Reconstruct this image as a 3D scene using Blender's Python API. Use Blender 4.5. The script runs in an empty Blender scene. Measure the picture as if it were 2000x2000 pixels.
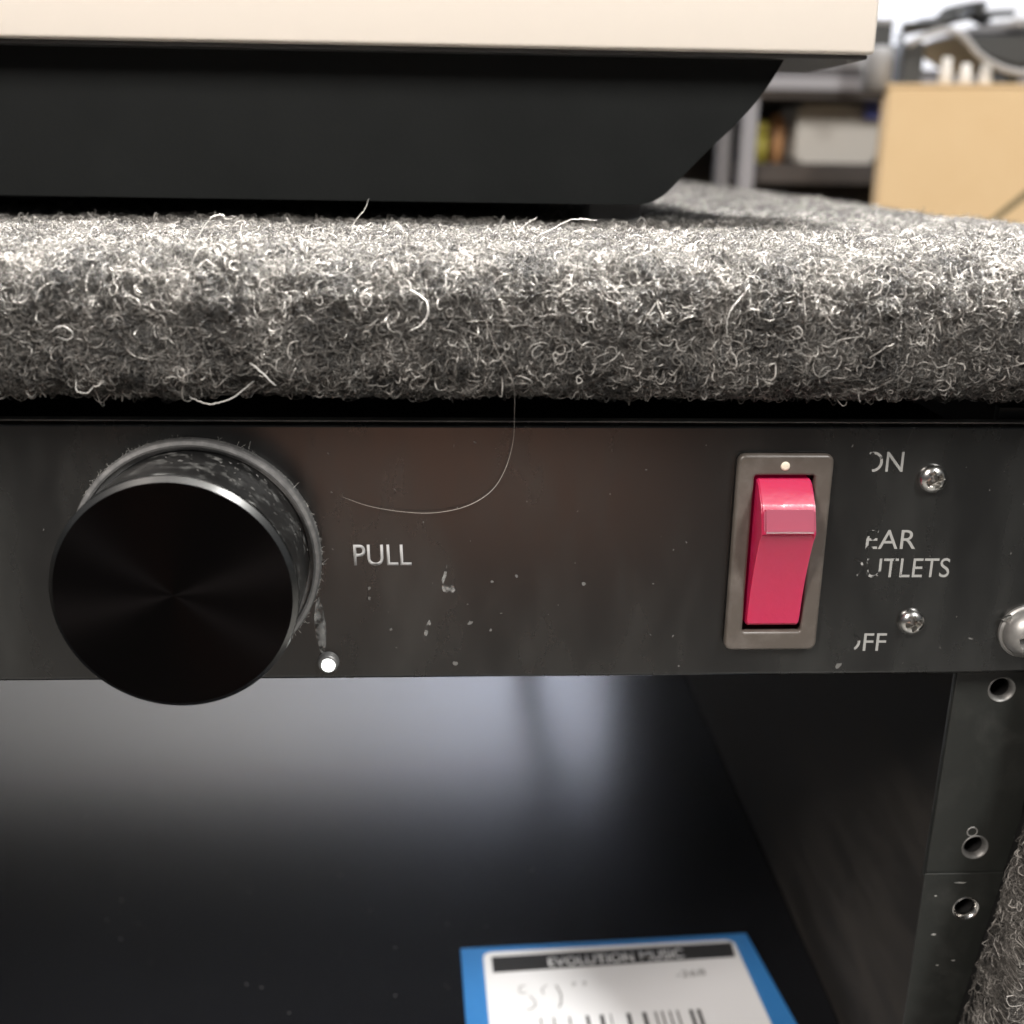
import bpy, bmesh, math, random
import numpy as np
from mathutils import Vector, Matrix
R = math.radians
rng = np.random.default_rng(7)
random.seed(7)
SC = bpy.context.scene
COL = SC.collection
MM = 0.001

# ------------------------------------------------------------------ camera, world, lamps, exposure
def cam_basis(p, yaw, roll):
    cp, sp, cy, sy = math.cos(p), math.sin(p), math.cos(yaw), math.sin(yaw)
    F = Vector((sy*cp, cy*cp, -sp)); Rt = Vector((cy, -sy, 0)); U = Rt.cross(F)
    cr, sr = math.cos(roll), math.sin(roll)
    return F, cr*Rt + sr*U, -sr*Rt + cr*U
F_, R_, U_ = cam_basis(R(17.39689166), R(3.01619321), R(0.8540041))
cd = bpy.data.cameras.new('camera'); cam = bpy.data.objects.new('camera', cd); COL.objects.link(cam)
M = Matrix((R_, U_, -F_)).transposed().to_4x4(); M.translation = Vector((0, -.17691, .06286)); cam.matrix_world = M
cd.sensor_width = 36; cd.sensor_fit = 'HORIZONTAL'; cd.lens = 36*2250/2000
cd.clip_start = .01; cd.clip_end = 50
cd.dof.use_dof = True; cd.dof.focus_distance = .190; cd.dof.aperture_fstop = 17.5
SC.camera = cam
SC.cycles.use_denoising = True
w = bpy.data.worlds.new('World'); SC.world = w; w.use_nodes = True
bg = w.node_tree.nodes['Background']; bg.inputs[0].default_value = (.92, .96, 1, 1); bg.inputs[1].default_value = .10
SC.view_settings.view_transform = 'Standard'; SC.view_settings.look = 'None'; SC.view_settings.exposure = 0; SC.view_settings.gamma = 1

def lamp(name, loc, target, size, power, col=(1, 1, 1), sy=None):
    l = bpy.data.lights.new(name, 'AREA'); l.shape = 'RECTANGLE'; l.size = size; l.size_y = sy or size
    l.energy = power; l.color = col
    o = bpy.data.objects.new(name, l); COL.objects.link(o); o.location = loc
    o.rotation_euler = (Vector(target)-Vector(loc)).to_track_quat('-Z', 'Y').to_euler()
    return o
o = lamp('ceiling_or_fill_lamp', (.22, .24, 1.55), (.0, -.10, 0), .25, 15.5, (1, .97, .93), .5); o.data.spread = R(36)
lamp('ceiling_or_fill_lamp', (-.90, -1.10, 1.22), (0, 0, -.05), .22, 40, (1, .915, .845), .6)
lamp('ceiling_or_fill_lamp', (.80, -1.10, 1.30), (0.05, 0, -.05), .22, 38, (1, .985, .95), .6)
lamp('ceiling_or_fill_lamp', (.75, .55, 1.7), (.45, 1.0, .1), .5, 25, (.97, .98, 1), .9)  # lamp added over the background to light the wall and the box
lamp('ceiling_or_fill_lamp', (-.30, 1.05, .75), (-.15, 1.5, .0), .3, 7.5, (1, .95, .90))  # low fill lamp added to brighten the wall mirrored in the bay
lamp('bay_glow_lamp', (.16, 1.12, .40), (.14, 1.5, .38), .12, 7.5, (.66, .74, 1))  # cool lamp added behind the case for a bluish glow in the bay

# ------------------------------------------------------------------ materials
def newmat(name):
    m = bpy.data.materials.new(name); m.use_nodes = True
    return m, m.node_tree.nodes, m.node_tree.links, m.node_tree.nodes['Principled BSDF']
def mat(name, col, rough=.5, metal=0., spec=.5, **kw):
    m, n, l, b = newmat(name)
    b.inputs['Base Color'].default_value = (*col, 1); b.inputs['Roughness'].default_value = rough
    b.inputs['Metallic'].default_value = metal; b.inputs['Specular IOR Level'].default_value = spec
    for k, v in kw.items(): b.inputs[k.replace('_', ' ')].default_value = v
    return m
def node(n, t, **kw):
    x = n.new(t)
    for k, v in kw.items():
        if hasattr(x, k): setattr(x, k, v)
        else: x.inputs[k.replace('_', ' ')].default_value = v
    return x
def ramp(n, stops):
    r = n.new('ShaderNodeValToRGB'); e = r.color_ramp.elements
    while len(e) < len(stops): e.new(.5)
    for i, (p, c) in enumerate(stops):
        e[i].position = p; e[i].color = (*c, 1) if len(c) == 3 else c
    return r
def g(v): return (v, v, v)
def worn(name, base, dust, rough, scale=60, lo=.5, hi=.75, amount=.6, spec=.5, bump=.02, metal=0., streak=(1, 1, 1), fine=2200, det=6., flo=.55):
    """painted surface with dust film and smudges in its own pattern"""
    m, n, l, b = newmat(name)
    geo = n.new('ShaderNodeNewGeometry')
    mp = node(n, 'ShaderNodeMapping'); mp.inputs['Scale'].default_value = streak; mp.inputs['Rotation'].default_value = (0, R(-35), 0)
    l.new(geo.outputs['Position'], mp.inputs[0])
    a = node(n, 'ShaderNodeTexNoise', Scale=scale, Detail=det, Roughness=.62); l.new(mp.outputs[0], a.inputs['Vector'])
    f = node(n, 'ShaderNodeTexNoise', Scale=fine, Detail=2.); l.new(geo.outputs['Position'], f.inputs['Vector'])
    r = ramp(n, [(lo, g(0)), (hi, g(1))]); l.new(a.outputs[0], r.inputs[0])
    fr = ramp(n, [(.35, g(flo)), (.7, g(1))]); l.new(f.outputs[0], fr.inputs[0])
    mu = node(n, 'ShaderNodeMath', operation='MULTIPLY'); l.new(r.outputs[0], mu.inputs[0]); l.new(fr.outputs[0], mu.inputs[1])
    mu2 = node(n, 'ShaderNodeMath', operation='MULTIPLY'); l.new(mu.outputs[0], mu2.inputs[0]); mu2.inputs[1].default_value = amount
    mx = node(n, 'ShaderNodeMix', data_type='RGBA'); mx.inputs['A'].default_value = (*base, 1); mx.inputs['B'].default_value = (*dust, 1)
    l.new(mu2.outputs[0], mx.inputs['Factor']); l.new(mx.outputs['Result'], b.inputs['Base Color'])
    rr = node(n, 'ShaderNodeMapRange'); rr.inputs['To Min'].default_value = rough; rr.inputs['To Max'].default_value = min(1, rough+.35)
    l.new(mu2.outputs[0], rr.inputs['Value']); l.new(rr.outputs[0], b.inputs['Roughness'])
    b.inputs['Specular IOR Level'].default_value = spec; b.inputs['Metallic'].default_value = metal
    bp = node(n, 'ShaderNodeBump', Strength=bump, Distance=.0002); l.new(f.outputs[0], bp.inputs['Height']); l.new(bp.outputs[0], b.inputs['Normal'])
    return m

m_panel = worn('black_panel_paint', g(.0050), (.060, .062, .058), .24, 34, .44, .86, .40, .8, .01, streak=(1.8, 1, .6), det=3.5, flo=.85)
m_edge = mat('panel_edge', g(.03), .35)
m_knob = worn('black_knob_plastic', g(.008), (.40, .40, .385), .30, 330, .54, .72, .7, .6, .05)
m_skirt = worn('dusty_skirt', g(.16), (.42, .41, .40), .38, 500, .35, .8, .6, .6, .05, metal=.5)
m_bezel = worn('switch_bezel_plastic', (.082, .070, .060), (.20, .18, .165), .36, 240, .45, .8, .5, .6, .06)
m_black = mat('black_gap', g(.006), .7)
m_steel = mat('bright_steel', (.62, .61, .59), .22, 1.)
m_screwgrey = worn('grey_screw_steel', (.30, .295, .285), (.42, .41, .40), .42, 300, .4, .7, .5, .5, .05, metal=.75)
m_rail = worn('rail_black_paint', (.013, .0142, .0128), (.06, .06, .056), .42, 140, .5, .8, .35, .5, .15)
m_wallin = worn('raw_black_wall', (.011, .0095, .008), (.046, .040, .034), .7, 30, .38, .70, 1., .3, .3, streak=(1, .5, 2))
m_floorin = worn('gloss_black_laminate', (.008, .0085, .010), (.10, .10, .095), .23, 320, .70, .76, .35, .55, .04)
m_print = mat('grey_print', g(.33), .55)
m_dark = worn('black_device_plastic', (.006, .0068, .0068), (.012, .013, .013), .6, 60, .4, .8, .5, .12, .1)
m_cream = mat('cream_plastic', (.655, .60, .535), .45)
m_foot = mat('foot_rubber', g(.14), .75)
m_base = worn('carpet_backing', g(.010), g(.025), .95, 900, .4, .7, .6, .1, .6)
m_rubber = mat('cable_rubber', g(.012), .5)
m_blue = worn('blue_card', (.035, .20, .52), (.06, .27, .60), .45, 300, .4, .7, .4, .5, .05)
m_white = mat('white_sticker', (.87, .88, .90), .5)
m_ink = mat('black_ink', g(.025), .55)
m_paleink = mat('faded_ink', g(.20), .6)
m_dotp = mat('ivory_dot', (.70, .64, .52), .5)

# worn lettering: paint scraped away in patches, mostly towards its left end
def worn_print(x0, x1):
    m, n, l, b = newmat('worn_print'); b.inputs['Base Color'].default_value = (.29, .29, .28, 1); b.inputs['Roughness'].default_value = .55
    geo = n.new('ShaderNodeNewGeometry'); sx = n.new('ShaderNodeSeparateXYZ'); l.new(geo.outputs['Position'], sx.inputs[0])
    mr = node(n, 'ShaderNodeMapRange'); mr.inputs['From Min'].default_value = x0*MM; mr.inputs['From Max'].default_value = x1*MM
    mr.inputs['To Min'].default_value = -.42; mr.inputs['To Max'].default_value = .45; l.new(sx.outputs['X'], mr.inputs['Value'])
    nz = node(n, 'ShaderNodeTexNoise', Scale=700., Detail=4.); l.new(geo.outputs['Position'], nz.inputs['Vector'])
    ad = node(n, 'ShaderNodeMath', operation='ADD'); mk = node(n, 'ShaderNodeMapRange'); mk.inputs['From Min'].default_value = .25; mk.inputs['From Max'].default_value = .75; mk.inputs['To Min'].default_value = .02; mk.inputs['To Max'].default_value = 1.0; l.new(nz.outputs[0], mk.inputs['Value']); l.new(mr.outputs[0], ad.inputs[0]); l.new(mk.outputs[0], ad.inputs[1])
    gt = ramp(n, [(.40, g(0)), (.54, g(1))]); l.new(ad.outputs[0], gt.inputs[0])
    l.new(gt.outputs[0], b.inputs['Alpha'])
    return m

# ------------------------------------------------------------------ object helpers (coordinates in millimetres, world axes)
ORG = {}
def thing(name, label, cat, loc, group=None):
    o = bpy.data.objects.new(name, None); COL.objects.link(o); o.empty_display_size = .01
    o.location = Vector(loc)*MM; ORG[o] = Vector(loc)
    o['label'] = label; o['category'] = cat
    if group: o['group'] = group
    return o
def tag(o, label=None, cat=None, group=None, kind=None):
    for k, v in (('label', label), ('category', cat), ('group', group), ('kind', kind)):
        if v: o[k] = v
    return o
def link(name, data, m, parent=None, origin=None):
    o = bpy.data.objects.new(name, data); COL.objects.link(o)
    po = ORG[parent] if parent else Vector((0, 0, 0))
    og = Vector(origin) if origin else po
    o.location = (og-po)*MM; o.parent = parent; ORG[o] = og
    if m is not None: data.materials.clear(); data.materials.append(m)
    return o
def obj(name, bm, m, parent=None, origin=None, smooth=False):
    og = Vector(origin) if origin else (ORG[parent] if parent else Vector((0, 0, 0)))
    bmesh.ops.recalc_face_normals(bm, faces=bm.faces[:])
    for v in bm.verts: v.co = (v.co-og)*MM
    me = bpy.data.meshes.new(name); bm.to_mesh(me); bm.free()
    if smooth:
        me.polygons.foreach_set('use_smooth', [True]*len(me.polygons))
    return link(name, me, m, parent, origin)
def autosmooth(o, ang=35):
    me = o.data; bm = bmesh.new(); bm.from_mesh(me)
    for e in bm.edges:
        e.smooth = not (len(e.link_faces) == 2 and e.calc_face_angle(0) > R(ang))
    for f in bm.faces: f.smooth = True
    bm.to_mesh(me); bm.free(); return o
def box(bm, x0, x1, y0, y1, z0, z1, bev=0., seg=2):
    vs = [bm.verts.new((x, y, z)) for x in (x0, x1) for y in (y0, y1) for z in (z0, z1)]
    fs = [bm.faces.new([vs[i] for i in q]) for q in ((0, 1, 3, 2), (4, 6, 7, 5), (0, 4, 5, 1), (2, 3, 7, 6), (0, 2, 6, 4), (1, 5, 7, 3))]
    if bev:
        es = list({e for f in fs for e in f.edges})
        bmesh.ops.bevel(bm, geom=es, offset=bev, segments=seg, profile=.5, affect='EDGES')
    return bm
def nb(): return bmesh.new()
def lathe(bm, prof, c, axis='y', n=96, cap0=False, cap1=False):
    """prof: (radius, distance along -y (towards the viewer) or +z)"""
    rings = []
    for r, d in prof:
        ring = []
        for i in range(n):
            a = 2*math.pi*i/n
            p = (c[0]+r*math.cos(a), c[1]-d, c[2]+r*math.sin(a)) if axis == 'y' else (c[0]+r*math.cos(a), c[1]+r*math.sin(a), c[2]+d)
            ring.append(bm.verts.new(p))
        rings.append(ring)
    for a, b in zip(rings, rings[1:]):
        for i in range(n): bm.faces.new((a[i], a[(i+1) % n], b[(i+1) % n], b[i]))
    if cap0: bm.faces.new(rings[0])
    if cap1: bm.faces.new(rings[-1])
    return bm
def extrude_poly(bm, pts, a0, a1, plane='xz', bev=0.):
    """closed outline pts extruded along the third axis from a0 to a1"""
    def P(u, v, a): return (u, a, v) if plane == 'xz' else ((a, u, v) if plane == 'yz' else (u, v, a))
    A = [bm.verts.new(P(u, v, a0)) for u, v in pts]; B = [bm.verts.new(P(u, v, a1)) for u, v in pts]
    k = len(pts); fa = bm.faces.new(A); fb = bm.faces.new(B)
    for i in range(k): bm.faces.new((A[i], A[(i+1) % k], B[(i+1) % k], B[i]))
    if bev:
        bmesh.ops.bevel(bm, geom=list(set(fa.edges[:]+fb.edges[:])), offset=bev, segments=2, affect='EDGES')
    return bm
def rrect(x0, x1, z0, z1, r, n=6):
    out = []
    for cx, cz, a0 in ((x1-r, z1-r, 0), (x0+r, z1-r, 90), (x0+r, z0+r, 180), (x1-r, z0+r, 270)):
        for i in range(n+1):
            a = R(a0+90*i/n); out.append((cx+r*math.cos(a), cz+r*math.sin(a)))
    return out
def circ(cx, cz, r, n=32): return [(cx+r*math.cos(2*math.pi*i/n), cz+r*math.sin(2*math.pi*i/n)) for i in range(n)]
def to_mesh(ob):
    dg = bpy.context.evaluated_depsgraph_get(); me = bpy.data.meshes.new_from_object(ob.evaluated_get(dg))
    d = ob.data; bpy.data.objects.remove(ob)
    return me
def plate(name, loops, y0, y1, m, parent, bev=.0, origin=None):
    """flat plate in the x-z plane with real holes (loops[1:])"""
    cu = bpy.data.curves.new(name, 'CURVE'); cu.dimensions = '2D'; cu.fill_mode = 'BOTH'
    cu.extrude = (y1-y0)/2-bev; cu.bevel_depth = bev; cu.bevel_resolution = 2; cu.offset = -bev
    for lp in loops:
        s = cu.splines.new('POLY'); s.points.add(len(lp)-1); s.use_cyclic_u = True
        for p, (u, v) in zip(s.points, lp): p.co = (u, v, 0, 1)
    t = bpy.data.objects.new('t', cu); COL.objects.link(t); bpy.context.view_layer.update()
    me = to_mesh(t); og = Vector(origin) if origin else ORG[parent]
    co = np.empty(len(me.vertices)*3); me.vertices.foreach_get('co', co); co = co.reshape(-1, 3)
    out = np.stack([co[:, 0], (y0+y1)/2-co[:, 2], co[:, 1]], 1)
    me.vertices.foreach_set('co', ((out-np.array(og))*MM).ravel()); me.update()
    return autosmooth(link(name, me, m, parent, origin), 50)
def text(name, body, x0, x1, z0, z1, y, m, parent, plane='xz', depth=.06, shear=0., corner=None, bold=0., cut=None):
    """lettering stretched into a rectangle; plane 'xz' faces the viewer, 'xy' lies on the floor (z0,z1 are then y, y is z)"""
    cu = bpy.data.curves.new(name, 'FONT'); cu.body = body; cu.size = 1; cu.extrude = 0; cu.shear = shear; cu.offset = bold; cu.resolution_u = 6
    t = bpy.data.objects.new('t', cu); COL.objects.link(t); bpy.context.view_layer.update()
    me = to_mesh(t); co = np.empty(len(me.vertices)*3); me.vertices.foreach_get('co', co); co = co.reshape(-1, 3)
    lo, hi = co.min(0), co.max(0); q = (co-lo)/np.maximum(hi-lo, 1e-6)
    if corner: # map unit square to a quadrilateral given by its four corners bl, br, tr, tl
        c = np.array(corner); u, v = q[:, :1], q[:, 1:2]
        uv = (1-u)*(1-v)*c[0]+u*(1-v)*c[1]+u*v*c[2]+(1-u)*v*c[3]
        U, V = uv[:, 0], uv[:, 1]
    else: U, V = x0+q[:, 0]*(x1-x0), z0+q[:, 1]*(z1-z0)
    W = np.full(len(U), float(y))
    out = np.stack([U, W, V] if plane == 'xz' else [U, V, W], 1)
    me.vertices.foreach_set('co', ((out-np.array(ORG[parent]))*MM).ravel()); me.update()
    bm = bmesh.new(); bm.from_mesh(me)
    if cut is not None: bmesh.ops.bisect_plane(bm, geom=bm.verts[:]+bm.edges[:]+bm.faces[:], plane_co=Vector(((cut-ORG[parent].x)*MM, 0, ((z0+z1)/2-ORG[parent].z)*MM)), plane_no=(1, 0, .25), clear_inner=True)
    r = bmesh.ops.extrude_face_region(bm, geom=bm.faces[:])
    d = Vector((0, -depth, 0) if plane == 'xz' else (0, 0, depth))*MM
    bmesh.ops.translate(bm, vec=d, verts=[v for v in r['geom'] if isinstance(v, bmesh.types.BMVert)])
    bmesh.ops.recalc_face_normals(bm, faces=bm.faces[:]); bm.to_mesh(me); bm.free()
    return link(name, me, m, parent)
def smooth_path(pts, n=40):
    p = np.array(pts, float); k = len(p); t = np.linspace(0, k-1, n); out = []
    for x in t:
        i = min(int(x), k-2); f = x-i
        a, b, c, d = p[max(i-1, 0)], p[i], p[i+1], p[min(i+2, k-1)]
        out.append(.5*(2*b+(c-a)*f+(2*a-5*b+4*c-d)*f*f+(3*b-a-3*c+d)*f**3))
    return np.array(out)
def tube(bm, pts, r, n=8, taper=False):
    pts = [Vector(p) for p in pts]; rings = []; up = Vector((.31, .22, .92)); k = len(pts)
    for i, p in enumerate(pts):
        t = (pts[min(i+1, k-1)]-pts[max(i-1, 0)]).normalized()
        a = t.cross(up).normalized(); b = t.cross(a)
        rr = r*(1-.75*abs(2*i/(k-1)-1)**3) if taper else r
        rings.append([bm.verts.new(p+rr*(a*math.cos(2*math.pi*j/n)+b*math.sin(2*math.pi*j/n))) for j in range(n)])
    for a, b in zip(rings, rings[1:]):
        for j in range(n): bm.faces.new((a[j], a[(j+1) % n], b[(j+1) % n], b[j]))
    bm.faces.new(rings[0]); bm.faces.new(rings[-1])
    return bm

# ------------------------------------------------------------------ setting
m, n, l, b = newmat('dark_floor_boards')
geo = n.new('ShaderNodeNewGeometry'); mp = node(n, 'ShaderNodeMapping'); mp.inputs['Scale'].default_value = (1, 6, 1); l.new(geo.outputs['Position'], mp.inputs[0])
nz = node(n, 'ShaderNodeTexNoise', Scale=3., Detail=5.); l.new(mp.outputs[0], nz.inputs['Vector'])
rp = ramp(n, [(.3, (.022, .0215, .020)), (.7, (.036, .035, .032))]); l.new(nz.outputs[0], rp.inputs[0]); l.new(rp.outputs[0], b.inputs['Base Color']); b.inputs['Roughness'].default_value = .5
bm = nb(); box(bm, -4000, 4000, -4000, 4000, -205, -185)
tag(obj('floor', bm, m), 'dark floor the case stands on', kind='structure')
bm = nb(); box(bm, -150, 165, -2400, -560, -184.9, -181, 1)  # unseen mat, added only for the brown reflection in the front panel
tag(obj('reflection_mat', bm, worn('brown_mat', (.34, .185, .13), (.40, .225, .16), .6, 9, .4, .7, .6, .3, .1)), 'unseen brown mat added in front of the case to tint the panel reflection', kind='structure')
m_wall, n, l, b = newmat('white_wall_paint')
nz = node(n, 'ShaderNodeTexNoise', Scale=40., Detail=4.); rp = ramp(n, [(.3, (.76, .76, .76)), (.7, (.82, .82, .81))]); l.new(nz.outputs[0], rp.inputs[0]); l.new(rp.outputs[0], b.inputs['Base Color'])
b.inputs['Roughness'].default_value = .8
bm = nb(); box(bm, -4000, 4000, 1500, 1540, -184, 2600)
tag(obj('wall', bm, m_wall), 'white wall behind everything', kind='structure')

# ------------------------------------------------------------------ rack case
XL, XR, YF, YB = -398., 124., -12., 520.     # outer width, front and back
ZT, ZB = 48.5, -184.
case = thing('rack_case', 'grey carpet covered equipment rack case with the power unit mounted in its top space', 'rack case', (-137, 250, ZB))
# lid cross-section (y, z), walked from the underside round the front to the top
def arc(cy, cz, r, a0, a1, k=9): return [(cy+r*math.cos(R(a0+(a1-a0)*i/k)), cz+r*math.sin(R(a0+(a1-a0)*i/k))) for i in range(k+1)]
prof = [(10., 28.5)]+arc(YF+6, 34.5, 6, 270, 180)+arc(YF+8, ZT-8, 8, 180, 90)+[(YB, ZT)]
prof = np.array(prof); seg = np.hypot(*np.diff(prof, axis=0).T); arcl = np.concatenate([[0], np.cumsum(seg)])
def pr(v):
    v = np.clip(v, .6, None)
    return np.interp(v, arcl, prof[:, 0]), np.interp(v, arcl, prof[:, 1])
def pn(v):
    v = np.clip(v, .9, arcl[-1]-.3)
    a = pr(v-.25); b_ = pr(v+.25); ty, tz = b_[0]-a[0], b_[1]-a[1]; L = np.hypot(ty, tz)+1e-9
    return -tz/L, ty/L     # outward normal (y, z)
def bumps(u, v):
    h = np.zeros_like(u)
    for fq, am in ((.13, .30), (.29, .26), (.61, .22), (1.2, .16)):
        r = np.random.default_rng(int(fq*1000)+3)
        for _ in range(4):
            a, ph = r.uniform(0, 6.283, 2); h = h+am*.5*np.sin(fq*2.2*(u*np.cos(a)+v*np.sin(a))+ph+1.3*np.sin(fq*.9*v+ph))
    return h
# lid: board with bumpy felt skin at the front, smooth behind
bm = nb(); us = np.concatenate([np.linspace(XL, -130, 6), np.linspace(-125, XR, 260)])
vs_ = np.concatenate([np.linspace(0, 60, 90), np.linspace(62, arcl[-1], 60)])
UU, VV = np.meshgrid(us, vs_, indexing='ij'); yy, zz = pr(VV); ny, nz_ = pn(VV); hh = bumps(UU, VV)*.7-.35
PX = np.stack([UU, yy+ny*hh, zz+nz_*hh], -1)
gv = [[bm.verts.new(PX[i, j]) for j in range(len(vs_))] for i in range(len(us))]
for i in range(len(us)-1):
    for j in range(len(vs_)-1): bm.faces.new((gv[i][j], gv[i+1][j], gv[i+1][j+1], gv[i][j+1]))
bot = [[bm.verts.new((x, y, 28.6)) for y in (10, YB)] for x in us]
for i in range(len(us)-1): bm.faces.new((bot[i][0], bot[i][1], bot[i+1][1], bot[i+1][0]))
obj('lid', bm, m_base, case, smooth=True)
# sides, bottom
bm = nb(); extrude_poly(bm, [(YF+3, ZB+4), (YF+3, 30), (0, 28.2), (YB, 28.2), (YB, ZB+4)], 105.5, XR-.3, 'yz', 2.); obj('side_panel', bm, m_base, case)
bm = nb(); box(bm, XL, XL+18, YF+3, YB, ZB+4, 28.2, 2); obj('side_panel', bm, m_base, case)
bm = nb(); box(bm, XL+18.3, 105.2, YF+3, YB, ZB+1, -160.5, 2); obj('bottom_board', bm, m_base, case)
bm = nb(); box(bm, XL+18.4, 103.2, -6, YB-1, -160.4, -159.6); obj('floor_lining', bm, m_floorin, case)
bm = nb(); box(bm, 103.4, 105.3, 8, YB-1, -159.5, 28); obj('side_lining', bm, m_wallin, case)
bm = nb(); box(bm, XL+18.2, XL+20, 8, YB-1, -159.5, 28); obj('side_lining', bm, m_wallin, case)
# felt trim that bulges over the front edge of the right side
bm = nb()
sec = [(-25, 105.3, 5), (-36, 104.5, 6), (-46, 102.6, 8), (-62, 100.4, 9), (-80, 97.8, 10), (-100, 95.0, 10), (-130, 93, 10), (-158, 93, 9)]
rows = []
sec = [(z, xi+1.7, rr) for z, xi, rr in sec]
for z, xi, rr in sec:
    ring = [(126, 6), (xi+3, 6)]+[(xi+3-3*math.sin(R(a)), 3+3*math.cos(R(a))-6*(1-math.cos(R(a)))*.6) for a in (40, 90)]+[(xi+.8, YF+3), (xi+4, YF-1), (xi+9, YF-2), (126, YF-1)]
    rows.append([bm.verts.new((x, y, z)) for x, y in ring])
for a, b_ in zip(rows, rows[1:]):
    for i in range(len(a)): bm.faces.new((a[i], a[(i+1) % len(a)], b_[(i+1) % len(a)], b_[i]))
bm.faces.new(rows[0]); bm.faces.new(rows[-1])
edge_felt = obj('side_trim', bm, m_base, case, smooth=True)
m_insert = worn('dull_steel', (.17, .17, .165), (.30, .29, .28), .45, 400, .4, .7, .6, .5, .1, metal=.8)
# rack rail: upper strip and lower, slightly prouder strip, with real holes
HZ = [(-27.0), (-59.3), (-72.3), (-90.9)]
up_ = plate('rack_rail', [[(89.2, 24), (104.6, 24), (104.6, -65.6), (87.9, -65.6)]]+[circ(97.0-.012*(-27-z), z, 2.35) for z in (-8, 8, -27.0, -59.3)], 4.2, 5.8, m_rail, case, .25)
lo_ = plate('rack_rail', [[(87.6, -64.6), (104.6, -64.6), (104.6, -159), (87.4, -159)]]+[circ(96.4, z, 2.35) for z in (-72.3, -104, -116.7)], 3.75, 4.15, m_rail, case, .19)
for z, x, rl in ((-27, 97, up_), (-59.3, 96.6, up_), (-72.3, 96.4, lo_), (-104, 96.4, lo_)):
    y0 = 4.2 if rl is up_ else 3.75
    bm = nb(); lathe(bm, [(1.75, -1.1), (1.8, -.75), (2.05, -.2), (2.3, .08), (2.42, .12), (2.55, .02)], (x, y0, z), n=40)
    ins = autosmooth(obj('threaded_insert', bm, m_steel if z == -72.3 else m_insert, rl), 40)
    bm = nb(); lathe(bm, [(2.2, -6.5), (1.9, -1.2), (2.3, -1.1)], (x, y0, z), n=32, cap0=True); obj('hole_well', bm, m_black, rl)  # black cup, the shade inside the hole put into its colour
bm = nb(); lathe(bm, [(.80, .02), (.88, .09), (.98, .09), (1.05, .02)], (95.6, 4.2, -56.0), n=24); obj('scratch_ring', bm, m_screwgrey, up_, smooth=True)

bm = nb()
for x_, z_, a_, b__ in ((90.9, -78.0, .5, .25), (90.2, -69.4, .25, .18), (92.5, -85, .3, .12), (95.5, -84, .4, .14), (94.6, -66.6, 1.2, .12)):
    extrude_poly(bm, [(x_-a_, z_), (x_-.2*a_, z_+b__), (x_+a_, z_+.4*b__), (x_+.3*a_, z_-b__)], 3.745, 3.70, 'xz')
obj('paint_chip', bm, mat('bare_metal_chip', (.45, .45, .43), .5, .5), lo_)['kind'] = 'stuff'
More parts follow.
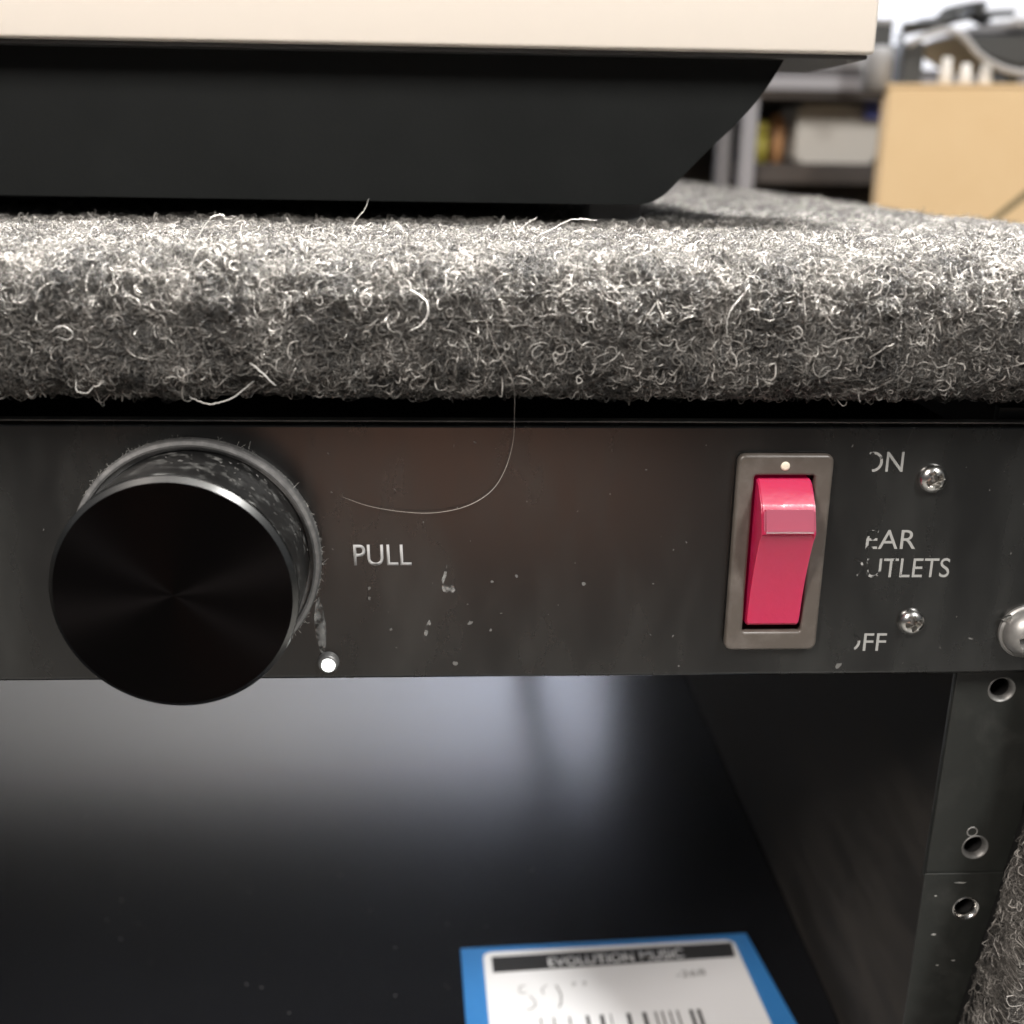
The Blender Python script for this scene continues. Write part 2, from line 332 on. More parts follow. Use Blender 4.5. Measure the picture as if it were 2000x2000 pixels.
# felt fibres: curly strands lying on the carpet, one mass nobody could count
m_fib, n, l, b = newmat('felt_fibre')
at = node(n, 'ShaderNodeAttribute', attribute_name='shade'); rp = ramp(n, [(0, (.02, .0195, .019)), (.45, (.098, .091, .082)), (.8, (.25, .238, .220)), (1, (.50, .48, .45))])
l.new(at.outputs['Fac'], rp.inputs[0]); l.new(rp.outputs[0], b.inputs['Base Color']); b.inputs['Roughness'].default_value = .45; b.inputs['Specular IOR Level'].default_value = .5
def fibres(name, surf, norm, N, urange, vfun, parent, K=7, Lm=3.0, rad=(.014, .040)):
    u0 = rng.uniform(*urange, N); v0 = vfun(N)
    L = np.clip(rng.lognormal(math.log(Lm), .45, N), 1.2, 13)
    th = rng.uniform(0, 6.283, N)
    fld = 2.6*(np.sin(1.1*u0+.7*v0+1.5*np.sin(.6*v0))+np.sin(.8*v0-1.3*u0+2*np.sin(.5*u0+1)))
    al = rng.random(N) < .62; th = np.where(al, fld+rng.normal(0, .38, N)+math.pi*(rng.random(N) < .5), th)
    bias = rng.random(N) < .22; th[bias] = rng.normal(.55, .5, bias.sum())+math.pi*(rng.random(bias.sum()) < .5)
    kap = rng.normal(0, .42, N)*np.where(rng.random(N) < .18, 3.2, 1.)
    big = rng.random(N) < .11; L = np.where(big, np.clip(L*.8, 1.2, 4.5), L); kap = np.where(big, rng.normal(0, .9, N), kap)
    A = rng.exponential(.26, N)*np.where(rng.random(N) < .03, 2.6, 1.); A = np.minimum(A, 1.25); base = rng.uniform(-.45, .40, N)+np.where(big, .22, 0)
    clump = bumps(u0*1.7+40, v0*1.7-13)+.5*np.sin(2.3*u0+1.2*np.sin(1.9*v0))*np.sin(2.0*v0+1.4*np.sin(1.6*u0))
    u, v, U, V, H = u0.copy(), v0.copy(), [], [], []
    for k in range(K):
        t = k/(K-1)
        U.append(u.copy()); V.append(v.copy())
        H.append(bumps(u, v)*.8+base+A*np.sin(math.pi*np.minimum(t*1.15, 1))+.12*rng.normal(0, 1, N)*(0 < k))
        th = th+kap*L/(K-1)+rng.normal(0, .22, N); u = u+np.cos(th)*L/(K-1); v = v+np.sin(th)*L/(K-1)
    U, V, H = np.array(U).T, np.array(V).T, np.array(H).T
    P = surf(U, V)+norm(U, V)*H[..., None]
    hc = bpy.data.hair_curves.new(name); hc.add_curves([K]*N)
    hc.attributes['position'].data.foreach_set('vector', ((P-np.array(ORG[parent]))*MM).astype(np.float32).ravel())
    r = (np.where(big, rng.uniform(.045, .088, N), rng.uniform(*rad, N))[:, None]*np.where(np.arange(K) == K-1, .35, 1.)[None])*MM
    at = hc.attributes.get('radius') or hc.attributes.new('radius', 'FLOAT', 'POINT'); at.data.foreach_set('value', r.astype(np.float32).ravel())
    sh = np.clip(rng.beta(1.4, 2.6, N)+.42*clump+np.where(big, .23, -.09), 0, 1)
    a = hc.attributes.new('shade', 'FLOAT', 'CURVE'); a.data.foreach_set('value', sh.astype(np.float32))
    o = link(name, hc, m_fib, parent); o['kind'] = 'stuff'
    return o
def lsurf(U, V): y, z = pr(V); return np.stack([U, y, z], -1)
def lnorm(U, V): y, z = pn(V); return np.stack([np.zeros_like(U), y, z], -1)
NF = 400000
def vdist(N):
    a = rng.random(N); v = np.where(a < .62, rng.uniform(4, 58, N), np.where(a < .86, rng.uniform(55, 150, N), 150+rng.beta(1, 1.6, N)*(arcl[-1]-150)))
    return v
fibres('carpet_fibre', lsurf, lnorm, NF, (-98, XR), vdist, case)
# the felt on the side trim
zs = np.array([s[0] for s in sec][::-1], float); xs = np.array([s[1] for s in sec][::-1], float)
def tsurf(U, V):
    xi = np.interp(V, zs, xs); t = np.clip(U, -6, 14)
    return np.stack([xi+np.where(t < 0, 0.2, t), np.where(t < 0, YF+3-t*1.6, YF+1-np.minimum(t, 3)), V], -1)
def tnorm(U, V):
    t = np.clip(U/4, -1, 1); nx = np.where(t < 0, -1., -1+t); nyy = np.where(t < 0, -.25, -t-.25); L = np.hypot(nx, nyy)
    return np.stack([nx/L, nyy/L, np.zeros_like(U)], -1)
fibres('trim_fibre', tsurf, tnorm, 45000, (-6, 14), lambda N: rng.uniform(-150, -39, N), case)
# a few long loose threads that stand out of the felt
m_thread = mat('pale_thread', (.62, .61, .58), .5)
C0 = Vector((0, -176.91, 62.86))
for pts, r in (
    ([(-38.2, -2, 49.2), (-36.0, -2, 52.2), (-34.8, -2, 53.2), (-33.6, -2, 53.3), (-33.3, -2, 52.8), (-32.3, -2, 52.9)], .11),
    ([(-15.5, 2, 50.2), (-15, 2, 52.2), (-13.5, 2, 54), (-12.6, 2, 55.8)], .07),
    ([(-6.2, -13.2, 44.2), (-4.0, -14, 42.9), (-3.6, -14.4, 41.0), (-4.6, -14.2, 39.4), (-6.4, -13.4, 38.3)], .15),
    ([(-79, -12.6, 28), (-76.3, -13, 29.4), (-73.2, -12.8, 30.8)], .12),
    ([(-53.6, -12.4, 31), (-53.4, -13.2, 29.6), (-52, -13.3, 29.3), (-51, -13, 30.2)], .09),
    ([(-37.8, -12.6, 28.6), (-35, -13.4, 27.8), (-31.8, -13.4, 28.6), (-28.6, -12.6, 30.9)], .10),
    ([(11.5, -1, 50.4), (14, -1, 51.6), (17.4, -1, 53.2), (19.8, -1, 53.3), (21.4, -1, 53.1)], .08),
    ([(9.0, -1, 50.2), (10.4, -1, 52.2), (12.4, -1, 53.6)], .08),
    ([(41.5, -12.8, 44.3), (39.4, -13.6, 41.8), (38.9, -13.5, 39.6), (39.4, -12.8, 37.7)], .10),
    ([(-57, -12.6, 37.4), (-54.5, -13.6, 38.8), (-53, -13.5, 37.8), (-53.8, -13.3, 36.8), (-55.4, -13.2, 37.2)], .08),
    ([(-29, -12.6, 33.6), (-27.5, -13.4, 32.6), (-25.3, -13.4, 30.4)], .16)):
    p = smooth_path(pts, 26); p = p+np.random.default_rng(len(pts)).normal(0, .05, p.shape)
    bm = nb(); tube(bm, p, r*.72, 6, True); obj('loose_thread', bm, m_thread, case, smooth=True)

# ------------------------------------------------------------------ power unit
pu = thing('power_conditioner', 'black one space rack power unit with a pull knob and red rocker switch', 'power unit', (-137, 1.5, -22.2))
plate('front_panel', [rrect(-377, 104.6, -22, 22, 1.0, 3), rrect(47.2, 58.6, -14.6, 14.9, .5, 3)[::-1]], 0, 3, m_panel, pu, .75)
bm = nb(); box(bm, -352, 84, 3.2, 235, -21, 20.5, .6); obj('chassis', bm, m_black, pu)
bm = nb(); box(bm, -376, 104, .55, 2.9, 22.01, 22.25, .1); obj('lip_highlight', bm, worn('lit_lip', (.16, .155, .15), (.55, .54, .52), .6, 60, .35, .7, .9, .5, .1), pu)  # pale strip: the lit top edge of the panel put into colour
# knob
KC = (-41.1, 0, -.1)
bm = nb(); lathe(bm, [(17.7, .2), (17.8, 2.3), (18.05, 14.9), (18.2, 15.6), (18.2, 16.2)], KC, n=128); knob = autosmooth(obj('pull_knob', bm, m_knob, pu, KC), 30)
bm = nb(); lathe(bm, [(18.0, .05), (19.75, .05), (19.75, 1.5), (19.55, 1.95), (19.0, 2.1), (18.65, 1.95), (18.5, .7), (17.8, .6)], KC, n=128); autosmooth(obj('knob_skirt', bm, m_skirt, knob, KC), 20)
bm = nb(); lathe(bm, [(18.2, 16.2), (18.1, 16.6), (17.35, 17.3)], KC, n=128)
m_cham = mat('turned_chamfer', (.28, .28, .275), .22, 1.)
autosmooth(obj('knob_chamfer', bm, m_cham, knob, KC), 30)
m_face, n, l, b = newmat('spun_black_face'); b.inputs['Base Color'].default_value = (.008, .0072, .0075, 1); b.inputs['Metallic'].default_value = 1; b.inputs['Roughness'].default_value = .36; b.inputs['Anisotropic'].default_value = .85
tg = node(n, 'ShaderNodeTangent', direction_type='RADIAL', axis='Y'); l.new(tg.outputs[0], b.inputs['Tangent'])
bm = nb(); lathe(bm, [(17.35, 17.3), (16.6, 17.28), (9, 17.1), (3, 17.0), (.02, 17.0)], KC, n=128, cap1=True); obj('knob_face', bm, m_face, knob, KC, smooth=True)
# rocker switch: bezel, rocker, lens strip, dot
SX = 52.95
bm = nb(); Q = nb()
bz = plate('rocker_switch', [rrect(45.2, 60.7, -16.5, 17.4, 1.3, 5), rrect(48.0, 57.8, -13.1, 13.9, .4, 3)[::-1]], -1.7, -.05, m_bezel, pu, .5, (SX, 0, 0))
m_red, n, l, b = newmat('red_rocker_plastic')
b.inputs['Base Color'].default_value = (.42, .016, .070, 1); b.inputs['Roughness'].default_value = .42; b.inputs['Coat Weight'].default_value = .55; b.inputs['Coat Roughness'].default_value = .16; b.inputs['Subsurface Weight'].default_value = .6
b.inputs['Subsurface Radius'].default_value = (.004, .0008, .001); b.inputs['Subsurface Scale'].default_value = .6; b.inputs['Specular IOR Level'].default_value = .55
bq = node(n, 'ShaderNodeBump', Strength=.25, Distance=.0003); nq = node(n, 'ShaderNodeTexNoise', Scale=420., Detail=3.); gq = n.new('ShaderNodeNewGeometry'); l.new(gq.outputs['Position'], nq.inputs['Vector']); l.new(nq.outputs[0], bq.inputs['Height']); l.new(bq.outputs[0], b.inputs['Normal']); l.new(bq.outputs[0], b.inputs['Coat Normal'])
b.inputs['Emission Color'].default_value = (1, .0, .10, 1); b.inputs['Emission Strength'].default_value = .06
bm = nb()
pf = [(13.4, -3), (13.3, 1.4), (12.6, 2.4), (10.2, 4.9), (9.6, 5.3), (6.2, 6.7), (5.7, 6.8), (5.5, 6.55), (5.3, 6.2), (4.2, 5.75), (3.6, 5.5)]
pf += [(3.6-15.0*t, 5.5-3.4*t+1.15*4*t*(t-1)*.55) for t in np.linspace(.08, 1, 12)]+[(-11.9, 1.5), (-12.2, -3)]
extrude_poly(bm, [(-d-1.0+1.0, z) for z, d in pf], 48.5, 57.2, 'yz', .22)
rk = autosmooth(obj('rocker', bm, m_red, bz, (SX, 0, 0)), 28)
m_lens = mat('clear_lens', (.44, .11, .165), .14, 0, .6, Transmission_Weight=.35)
bm = nb(); extrude_poly(bm, [(-5.55, 9.5), (-6.0, 9.55), (-7.25, 6.3), (-7.1, 5.95), (-6.6, 6.0)], 48.75, 57.0, 'yz', .32); obj('lens_strip', bm, m_lens, bz, (SX, 0, 0))
bm = nb(); lathe(bm, [(.78, 1.6), (.72, 1.82), (.4, 1.9), (.02, 1.9)], (52.8, 0, 15.5), n=24, cap1=True); obj('ivory_dot', bm, m_dotp, bz, (SX, 0, 0), smooth=True)
m_back = mat('switch_well', (.05, .004, .008), .6)
bm = nb(); box(bm, 47.4, 58.4, 2.0, 2.8, -14, 14.4); obj('switch_well', bm, m_back, bz, (SX, 0, 0))
# lettering
text('lettering', 'PULL', -16.3, -6.9, -1.75, 1.85, -.01, m_print, pu, bold=.004, shear=-.03)
text('lettering', 'ON', 65.9, 72.6, 14.1, 17.5, -.01, worn_print(66, 69.5), pu, depth=.02, cut=67.2)
text('lettering', 'REAR', 64.9, 76.3, .9, 4.2, -.01, worn_print(66.0, 72.2), pu, depth=.02, cut=67.4)
text('lettering', 'OUTLETS', 64.8, 82.6, -4.15, -.75, -.01, worn_print(64.0, 77), pu, depth=.02, cut=66.5)
text('lettering', 'OFF', 65.4, 73.3, -17.5, -14.2, -.01, worn_print(66.4, 71), pu, depth=.02, cut=67.6)
# small cross-recess screws
def cross_screw(name, x, z, r, h, m, parent, rot=0., y=0.):
    bm = nb(); NR, NA = 26, 96; rings = []
    for i in range(NR+1):
        q = i/NR; rr = r*q; ring = []
        for j in range(NA if i else 1):
            a = 2*math.pi*j/NA; px, pz = rr*math.cos(a), rr*math.sin(a)
            ca, sa = math.cos(rot), math.sin(rot); ux, uz = px*ca+pz*sa, -px*sa+pz*ca
            hh = h*(1-q**2.6)**.6 if q < 1 else 0
            wd = .17*r; arm = .60*r
            def inside(a_, b_): return max(0, min(1, (wd-abs(b_))/(.10*r)+.5))*max(0, min(1, (arm-abs(a_))/(.16*r)))
            dep = max(inside(ux, uz), inside(uz, ux)); mid = max(0, 1-math.hypot(ux, uz)/(.38*r))
            hh -= max(dep*1.0, mid*1.15)*h*1.15
            ring.append(bm.verts.new((x+px, y-.3-hh, z+pz)))
        rings.append(ring)
    for j in range(NA): bm.faces.new((rings[0][0], rings[1][j], rings[1][(j+1) % NA]))
    for a, b_ in zip(rings[1:], rings[2:]):
        for j in range(NA): bm.faces.new((a[j], a[(j+1) % NA], b_[(j+1) % NA], b_[j]))
    sk = [bm.verts.new((v.co.x, y, v.co.z)) for v in rings[-1]]
    for j in range(NA): bm.faces.new((rings[-1][j], rings[-1][(j+1) % NA], sk[(j+1) % NA], sk[j]))
    return autosmooth(obj(name, bm, m, parent, (x, y, z)), 50)
cross_screw('panel_screw', 77.6, 13.1, 2.45, 1.5, m_steel, pu, .5)
cross_screw('panel_screw', 77.1, -12.0, 2.35, 1.5, m_steel, pu, .25)
# big rack screw with washer at the right ear
rs = cross_screw('rack_screw', 97.2, -13.9, 4.3, 3.0, m_screwgrey, pu, .4, -.9)
bm = nb(); lathe(bm, [(2.5, .02), (4.75, .02), (4.75, .6), (4.45, .9), (2.5, .9)], (97.2, 0, -13.9), n=64); autosmooth(obj('washer', bm, m_screwgrey, rs), 30)
bm = nb(); extrude_poly(bm, [(92.2, -11.5), (93.0, -11.0), (93.9, -10.6), (93.4, -11.9)], -1.2, -.5, 'xz', .1); obj('metal_burr', bm, m_steel, rs)
# lit indicator
m_led = mat('lit_indicator', (.85, .87, .85), .25, Emission_Color=(.95, 1, .96, 1), Emission_Strength=2.2)
LC = (-20.9, 0, -18.7)
bm = nb(); lathe(bm, [(1.8, .0), (1.7, .9), (1.45, 1.35), (1.1, 1.35)], LC, n=32); led = obj('indicator_lamp', bm, m_skirt, pu, LC, smooth=True)
bm = nb(); lathe(bm, [(1.15, .3), (1.15, 1.5), (.9, 2.0), (.45, 2.25), (.02, 2.3)], (LC[0]+.1, 0, LC[2]-.1), n=32, cap1=True); obj('indicator_lens', bm, m_led, led, LC, smooth=True)
# scuffs on the panel paint
m_scuff = mat('scuff_dust', (.22, .22, .21), .8)
def flake(bm, x, z, rx, rz, rot, y=-.02, th=.05, jag=.35):
    k = 9; ring = []
    for j in range(k):
        a = 2*math.pi*j/k; q = 1+rng.uniform(-jag, jag); px, pz = rx*q*math.cos(a), rz*q*math.sin(a)
        ring.append((x+px*math.cos(rot)-pz*math.sin(rot), z+px*math.sin(rot)+pz*math.cos(rot)))
    extrude_poly(bm, ring, y, y-th, 'xz')
m_haze = newmat('glow_dust_film'); b = m_haze[3]; b.inputs['Base Color'].default_value = (.35, .35, .34, 1); b.inputs['Roughness'].default_value = .9
nn, ll = m_haze[1], m_haze[2]; gq = nn.new('ShaderNodeNewGeometry'); nq = node(nn, 'ShaderNodeTexNoise', Scale=900., Detail=3.); ll.new(gq.outputs['Position'], nq.inputs['Vector'])
rq = ramp(nn, [(.42, g(0)), (.75, g(.6))]); ll.new(nq.outputs[0], rq.inputs[0]); ll.new(rq.outputs[0], b.inputs['Alpha']); m_haze = m_haze[0]
bm = nb(); flake(bm, -22.0, -12.6, .95, 5.0, .05, jag=.12); flake(bm, -.9, -6.0, 1.3, .75, -.5, jag=.4); flake(bm, -1.6, -3.6, .25, 1.6, -.2); flake(bm, -4.6, -13.4, .3, 2.0, -.3)  # tall streak paints the indicator's glow on the panel, small flakes are dust
tag(obj('glow_and_dust_smear', bm, m_haze, pu), kind='stuff')
bm = nb()
for x, z, rx, rz in ((-13.9, -5.7, .28, .2), (-13.9, -7.4, .34, .26), (10.2, -3.6, .3, .2), (6.2, -4.6, .26, .2), (6.1, -13.2, .26, .18), (2.6, -11.9, .5, .3), (-10.4, -13.0, .26, .2), (21.3, -5.0, .3, .35), (.2, -19.2, .4, .3), (36.7, -14.5, .22, .12), (38, -20, .2, .14), (87.9, -15.3, .4, .12), (3.3, 18.9, .3, .1), (65.5, -20.2, .6, .45)):
    flake(bm, x, z, rx, rz, rng.uniform(0, 3))
for _ in range(60):
    x, z = rng.uniform(-75, 96), rng.uniform(-21, 21)
    if 44 < x < 62 or (x+41)**2+z*z < 430: continue
    flake(bm, x, z, rng.uniform(.06, .22), rng.uniform(.04, .1), rng.uniform(0, 3))
for _ in range(60):                                        # lint on the knob's flank
    a = rng.normal(1.0, .45); d = rng.uniform(3, 14.5); rr = 18.05
    s = rng.uniform(.08, .3); c = Vector((KC[0]+rr*math.cos(a), -d, KC[2]+rr*math.sin(a)))
    t = Vector((-math.sin(a), 0, math.cos(a))); o_ = Vector((math.cos(a), 0, math.sin(a)))
    vv = [bm.verts.new(c+t*s*rng.uniform(-2, 2)+Vector((0, 1, 0))*s*rng.uniform(-1, 1)+o_*rng.uniform(0, .25)) for _ in range(4)]
    for q in ((0, 1, 2), (0, 1, 3), (0, 2, 3), (1, 2, 3)): bm.faces.new([vv[i] for i in q])
tag(obj('dust_speck', bm, mat('dust_speck', (.115, .113, .108), .8), pu), kind='stuff')
# lint hairs round the knob skirt
N = 500; a = rng.uniform(-.75, 2.6, N); L = rng.exponential(.22, N)+.08; P = np.zeros((N, 4, 3)); rot = a+rng.normal(0, 1.1, N)
for k in range(4):
    P[:, k, 0] = KC[0]+19.6*np.cos(a)+np.cos(rot)*L*k/3; P[:, k, 2] = KC[2]+19.6*np.sin(a)+np.sin(rot)*L*k/3; P[:, k, 1] = -rng.uniform(.1, 1.3, N)
hc = bpy.data.hair_curves.new('lint'); hc.add_curves([4]*N); hc.attributes['position'].data.foreach_set('vector', ((P-np.array(ORG[knob]))*MM).astype(np.float32).ravel())
at = hc.attributes.get('radius') or hc.attributes.new('radius', 'FLOAT', 'POINT'); at.data.foreach_set('value', np.full(N*4, .014*MM, np.float32))
link('lint', hc, m_thread, knob)['kind'] = 'stuff'
# one long hair
hp = [(-17.8, -.25, 10.0), (-13.5, -.5, 8.5), (-8, -.7, 7.6), (-3, -.8, 7.5), (2, -.8, 8.6), (5.8, -.8, 11), (8, -.9, 14.5), (9.2, -1.2, 19), (9.2, -5, 24), (8.5, -12.6, 31), (6, -14, 36), (4.5, -13.4, 40)]
bm = nb(); tube(bm, smooth_path(hp, 70), .045, 6, True)
o = obj('hair', bm, mat('hair', (.40, .37, .34), .3), None, (-4, -.8, 7.5), smooth=True); tag(o, 'long fine hair curving across the black panel above the word', 'hair')

# ------------------------------------------------------------------ desktop unit on the lid
du = thing('desktop_unit', 'black desktop unit with cream front slab standing on the carpeted lid', 'desktop unit', (-110, 140, 48.9))
crv = smooth_path([(35.0, 52.85), (37.8, 52.95), (40.2, 53.6), (42.6, 55.1), (46, 58.6), (50.4, 63.2), (55, 67.6), (58.8, 71.7), (61.6, 75.5), (63.5, 78.6), (64.9, 81.3)], 44)[:, :2]
prof_b = [(-300, 53.2)]+[(float(a), float(b_)) for a, b_ in crv]+[(-300, 81.3)]
bm = nb(); extrude_poly(bm, prof_b, 62, 230, 'xz', .6); autosmooth(obj('body', bm, m_dark, du), 30)
bm = nb(); box(bm, -310, 80.2, 55, 98, 81.4, 108, .8, 3); autosmooth(obj('cream_slab', bm, m_cream, du), 30)
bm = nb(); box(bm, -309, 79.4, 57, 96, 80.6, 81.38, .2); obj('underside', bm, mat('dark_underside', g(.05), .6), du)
for x in (33.2, -262):
    for y in (72, 215):
        bm = nb(); box(bm, x-5.4, x+5.4, y-6, y+6, 48.3, 53.4, .5); obj('foot', bm, m_foot, du)

# ------------------------------------------------------------------ blue package with price sticker on the case floor
ZF = -159.55
pk = thing('blue_package', 'flat blue packet with a white price sticker lying on the floor of the case', 'packet', (45, 70, ZF))
bm = nb(); extrude_poly(bm, [(1.8, 105.2), (86.9, 109.6), (95, 42), (4.6, 38)], ZF+.02, ZF+.9, 'xy', .15); obj('card', bm, m_blue, pk)
def quadmap(u, v, c=((10.5, 40.), (86.5, 42.), (82.2, 106.6), (8.2, 103.0))):
    c = np.array(c); q = (1-u)*(1-v)*c[0]+u*(1-v)*c[1]+u*v*c[2]+(1-u)*v*c[3]; return float(q[0]), float(q[1])
bm = nb(); pts = [quadmap(u, v) for u, v in rrect(0, 1, 0, 1, .035, 5)]; extrude_poly(bm, pts, ZF+.91, ZF+1.05, 'xy'); stk = obj('price_sticker', bm, m_white, pk)
zt = ZF+1.06
def q4(u0, u1, v0, v1): return [quadmap(u0, v0), quadmap(u1, v0), quadmap(u1, v1), quadmap(u0, v1)]
bm = nb(); extrude_poly(bm, [(10.9, 94.2), (81.1, 98.9), (81.4, 105.3), (10.6, 100.9)], zt, zt+.03, 'xy'); obj('header_bar', bm, m_ink, stk)
text('lettering', 'EVOLUTION MUSIC', 0, 1, 0, 1, zt+.05, m_white, stk, 'xy', .03, corner=((26.9, 96.3), (66.3, 98.9), (66.2, 102.9), (26.8, 100.0)), bold=.012)
text('lettering', '-268', 0, 1, 0, 1, zt+.02, m_paleink, stk, 'xy', .02, corner=((62.5, 90.6), (71, 91.4), (71, 94.0), (62.5, 93.2)))
bm = nb()
for p, r in (([(19.6, 88.6), (18.2, 88.2), (18.0, 86.0), (19.8, 85.8)], .16), ([(20.6, 84.6), (22, 82), (21.4, 80), (19.6, 79.2)], .18), ([(25.6, 88.6), (24.2, 87.0), (24.6, 85)], .16), ([(28.2, 88.4), (29.2, 85), (29, 81.6), (28.2, 79.8)], .24),
             ([(32.6, 89.2), (33.6, 89.4), (33.2, 88.4), (32.8, 88)], .14), ([(35.6, 89.4), (36.6, 89.6), (36.2, 88.5), (35.8, 88.2)], .14)):
    tube(bm, [(x, y, zt+.03) for x, y in smooth_path([(a, b_, 0) for a, b_ in p], 14)[:, :2]], r, 5)
obj('price_writing', bm, m_paleink, stk)
for px, wd in ((1055, .35), (1080, .4), (1110, .45), (1143, .9), (1170, 1.1), (1190, .3), (1222, 1.1), (1253, 1.1), (1277, .5), (1290, .5), (1305, .5), (1320, .5), (1345, 1.0), (1360, 1.0)):
    xx = 36.1+(px-1150)*.14; yt = 76.6+(xx-36)*.048; bm = nb()
    extrude_poly(bm, [(xx+1.1, 52), (xx+wd+1.1, 52), (xx+wd, yt), (xx, yt)], zt+.01, zt+.04, 'xy'); obj('barcode_bar', bm, m_ink, stk)
# dust on the case floor
bm = nb()
for _ in range(50):
    x, y, s = rng.uniform(-110, 60), rng.uniform(40, 150), rng.uniform(.12, .45)
    if 0 < x < 97 and y < 112: continue
    ring = [(x+s*rng.uniform(.5, 1.4)*math.cos(q), y+s*rng.uniform(.5, 1.4)*math.sin(q)) for q in np.linspace(0, 5.5, 6)]
    extrude_poly(bm, ring, -159.58, -159.5, 'xy')
tag(obj('dust', bm, mat('floor_dust', g(.085), .9)), 'pale dust specks scattered on the floor of the case', kind='stuff')
# power cord hanging at the back of the case
bm = nb(); tube(bm, smooth_path([(40, 505, -183), (43, 492, -110), (47, 480, -62), (55, 478, -25), (68, 478, 12), (72, 420, 10), (70, 300, 2), (66, 237, 0)], 60), 7.0, 12)
tag(obj('hanging_cable', bm, m_rubber, None, (47, 480, -160), smooth=True), 'black power cord hanging from the back of the power unit', 'cable')

# ------------------------------------------------------------------ things behind the case, out of focus
m_card = worn('cardboard', (.62, .44, .245), (.70, .53, .32), .8, 18, .3, .7, .6, .2, .1)
cb = thing('cardboard_box', 'tan cardboard box with a printed chevron standing behind the case', 'cardboard box', (258.4, 541, -185))
bm = nb(); box(bm, 258.4, 560, 541, 840, -184.5, 102, 1.5); obj('carton', bm, m_card, cb)
bm = nb(); box(bm, 257.6, 560.5, 540.4, 688, 102.2, 104.2, .5); obj('flap', bm, m_card, cb)
bm = nb(); box(bm, 257.6, 560.5, 690, 840.6, 102.2, 104.2, .5); obj('flap', bm, m_card, cb)
bm = nb(); extrude_poly(bm, [(318, 22), (344, 47.5), (347.5, 47.5), (372, 22), (367, 22), (345.8, 43), (323, 22)], 540.7, 540.9, 'xz'); obj('printed_chevron', bm, mat('box_print', (.19, .15, .08), .8), cb)
for o_ in [cb]: o_.rotation_euler.z = R(-19)
m_gdark = mat('dark_gear', (.035, .037, .038), .5); m_ggrey = mat('pale_grey_plastic', (.27, .27, .275), .45); m_gmid = mat('mid_grey_plastic', (.17, .17, .18), .45)
m_gwhite = mat('white_plastic', (.60, .59, .57), .45)
m_appl = mat('appliance_white', (.42, .40, .37), .5)
# gear on the box
e = thing('audio_device', 'dark rounded device lying on the cardboard box at the corner of the picture', 'device', (365, 640, 104.4))
bm = nb(); extrude_poly(bm, [(322, 137), (372, 139), (420, 139), (420, 120), (362, 119.5), (345, 124)], 605, 690, 'xz', 2.); obj('case_body', bm, m_gdark, e)
bm = nb(); extrude_poly(bm, [(330, 139.4), (338, 144), (352, 147), (366, 149), (420, 146), (420, 139.4)], 618, 680, 'xz', 2.); obj('top_cover', bm, m_gmid, e)
bm = nb(); extrude_poly(bm, [(350, 144), (362, 149), (385, 149), (385, 144)], 608, 611.8, 'xz', 1); obj('pale_panel', bm, m_ggrey, e)
for x in (366, 405): bm = nb(); box(bm, x, x+8, 620, 670, 104.4, 119.6, 1); obj('foot', bm, m_gdark, e)
bm = nb(); tube(bm, smooth_path([(288, 596, 131), (300, 597, 137), (312, 596, 140), (322, 594, 136), (332, 592, 126), (345, 590, 118.5), (358, 588, 115), (372, 586, 115), (395, 586, 117), (405, 604, 121)], 60), 2.0, 12)
tag(obj('pale_cable', bm, m_ggrey, None, (345, 590, 104.4), smooth=True), 'pale grey cable drooping in front of the dark device on the box', 'cable')
bm = nb(); extrude_poly(bm, rrect(291.5, 305.5, 104.5, 134, 2, 4), 612, 640, 'xz', 1.); tag(obj('power_adapter', bm, m_gdark, None, (298, 626, 104.4)), 'small upright black adapter block on the cardboard box', 'adapter')
bm = nb(); lathe(bm, [(.1, 0), (9.5, 0), (9.5, 22), (8.8, 26), (4, 27.5), (.1, 27.5)], (279, 622, 104.4), 'z', 32); tag(obj('plastic_tub', bm, m_ggrey, None, (279, 622, 104.4), smooth=True), 'translucent grey plastic tub at the left edge of the cardboard box', 'tub')
for i, (x, hgt, lab) in enumerate(((316, 19.5, 'white plug tip leaning beside the black adapter'), (329, 16, 'short white plug tip, middle of three on the box'), (342, 16.5, 'bright white plug tip under the drooping grey cable'))):
    bm = nb(); lathe(bm, [(.1, 0), (4.2, 0), (4.2, hgt*.55), (3.2, hgt*.7), (2.8, hgt), (.1, hgt)], (x, 600, 104.4), 'z', 24)
    tag(obj('white_plug', bm, m_gwhite, None, (x, 600, 104.4), smooth=True), lab, 'plug', 'white plugs standing on the cardboard box')
rr_ = np.random.default_rng(5); cp = [(300, 640, 134.2)]
for i in range(26):
    t = i/25; cp.append((308+85*t+14*math.sin(i*2.4), 640+22*math.cos(i*2.4), 141+13*math.sin(math.pi*min(t*1.3, 1))+rr_.uniform(-2, 4)))
bm = nb(); tube(bm, smooth_path(cp, 260), 2.3, 8)
tag(obj('cable_tangle', bm, m_gdark, None, (350, 640, 139), smooth=True), 'tangle of black cable heaped over the dark device on the box', 'cable')
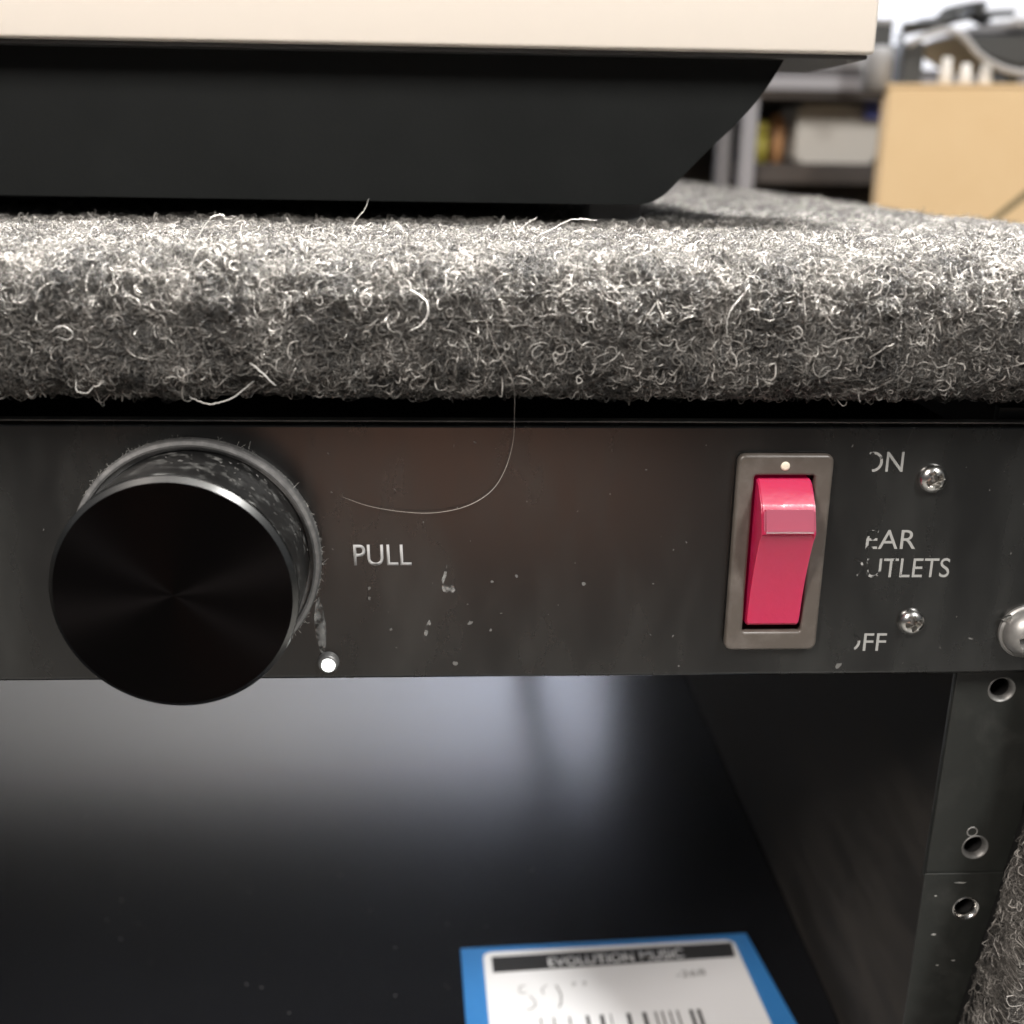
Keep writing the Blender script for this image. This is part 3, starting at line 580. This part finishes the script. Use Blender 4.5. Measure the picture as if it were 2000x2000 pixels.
# shelf unit behind
m_alu = mat('grey_aluminium', (.25, .245, .26), .45); m_shelfdark = worn('dark_shelf_interior', (.050, .044, .041), (.11, .09, .078), .8, 25, .4, .7, .6, .2, .1)
su = thing('shelf_unit', 'dark shelving with grey metal posts and top rail behind the case', 'shelf', (340, 990, -185))
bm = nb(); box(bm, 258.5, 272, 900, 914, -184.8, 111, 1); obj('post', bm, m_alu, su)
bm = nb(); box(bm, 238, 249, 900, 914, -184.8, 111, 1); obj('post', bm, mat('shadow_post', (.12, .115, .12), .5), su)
bm = nb(); box(bm, 150, 520, 896, 930, 118, 129, 1); obj('top_rail', bm, m_alu, su)
bm = nb(); box(bm, 150, 520, 898, 1090, 129.2, 137, .5); obj('top_board', bm, mat('dark_board', (.07, .065, .07), .6), su)
bm = nb(); box(bm, 150, 520, 900, 1090, 111.2, 117.8, .5); obj('shelf_underside', bm, m_shelfdark, su)
bm = nb(); box(bm, 150, 520, 1080, 1090, -184.8, 111, .5); obj('back_panel', bm, m_shelfdark, su)
bm = nb(); box(bm, 272.2, 520, 915, 1079, 38, 55.5, .5); obj('shelf_board', bm, m_shelfdark, su)
bm = nb(); extrude_poly(bm, rrect(318, 395, 56, 108, 6, 5), 935, 1000, 'xz', 3.); a_ = obj('white_appliance', bm, m_appl, None, (350, 960, 55.5), smooth=False); autosmooth(a_, 40); tag(a_, 'white rounded appliance on the dark shelf', 'appliance')
bm = nb(); lathe(bm, [(.1, 0), (6, 1), (8, 5), (7, 11), (4, 14), (.1, 15)], (286, 945, 80), 'z', 24)
lathe(bm, [(.1, 0), (8, 0), (8, 24.4), (.1, 24.4)], (286, 945, 55.6), 'z', 24)
tag(obj('yellow_capped_bottle', bm, mat('yellow_cap', (.42, .36, .06), .5), None, (286, 945, 55.6), smooth=True), 'small yellow capped container on the dark shelf', 'bottle')
bm = nb(); lathe(bm, [(.1, 0), (7, 0), (7.5, 20), (8, 32), (5, 43), (.1, 45)], (306, 960, 55.6), 'z', 24)
tag(obj('orange_bottle', bm, mat('orange_plastic', (.42, .22, .10), .5), None, (306, 960, 55.6), smooth=True), 'dull orange bottle beside the yellow container on the shelf', 'bottle')
bm = nb(); extrude_poly(bm, rrect(378, 392, 96, 118, 1, 2), 925, 930, 'xz'); bm2 = bm
tag(obj('blue_tag', bm, mat('blue_tag', (.06, .08, .30), .5), None, (385, 928, 96)), 'small blue tag hanging at the end of the shelf rail', 'tag')
bm = nb(); box(bm, 352, 368.5, 850, 866, 137.2, 169, .8); spk = obj('dark_post', bm, m_gdark, None, (360, 858, 137)); tag(spk, 'short dark upright block behind the cream slab end', 'block')
bm = nb(); box(bm, 351, 369.5, 849, 867, 169.2, 173, .6); obj('post_cap', bm, m_ggrey, spk)
bm = nb(); extrude_poly(bm, [(290, 137.4), (304, 146), (372, 147), (372, 137.4)], 905, 1000, 'xz', 1.); tag(obj('grey_case', bm, m_ggrey, None, (335, 950, 137.3)), 'pale grey flat case lying on top of the shelving', 'case')
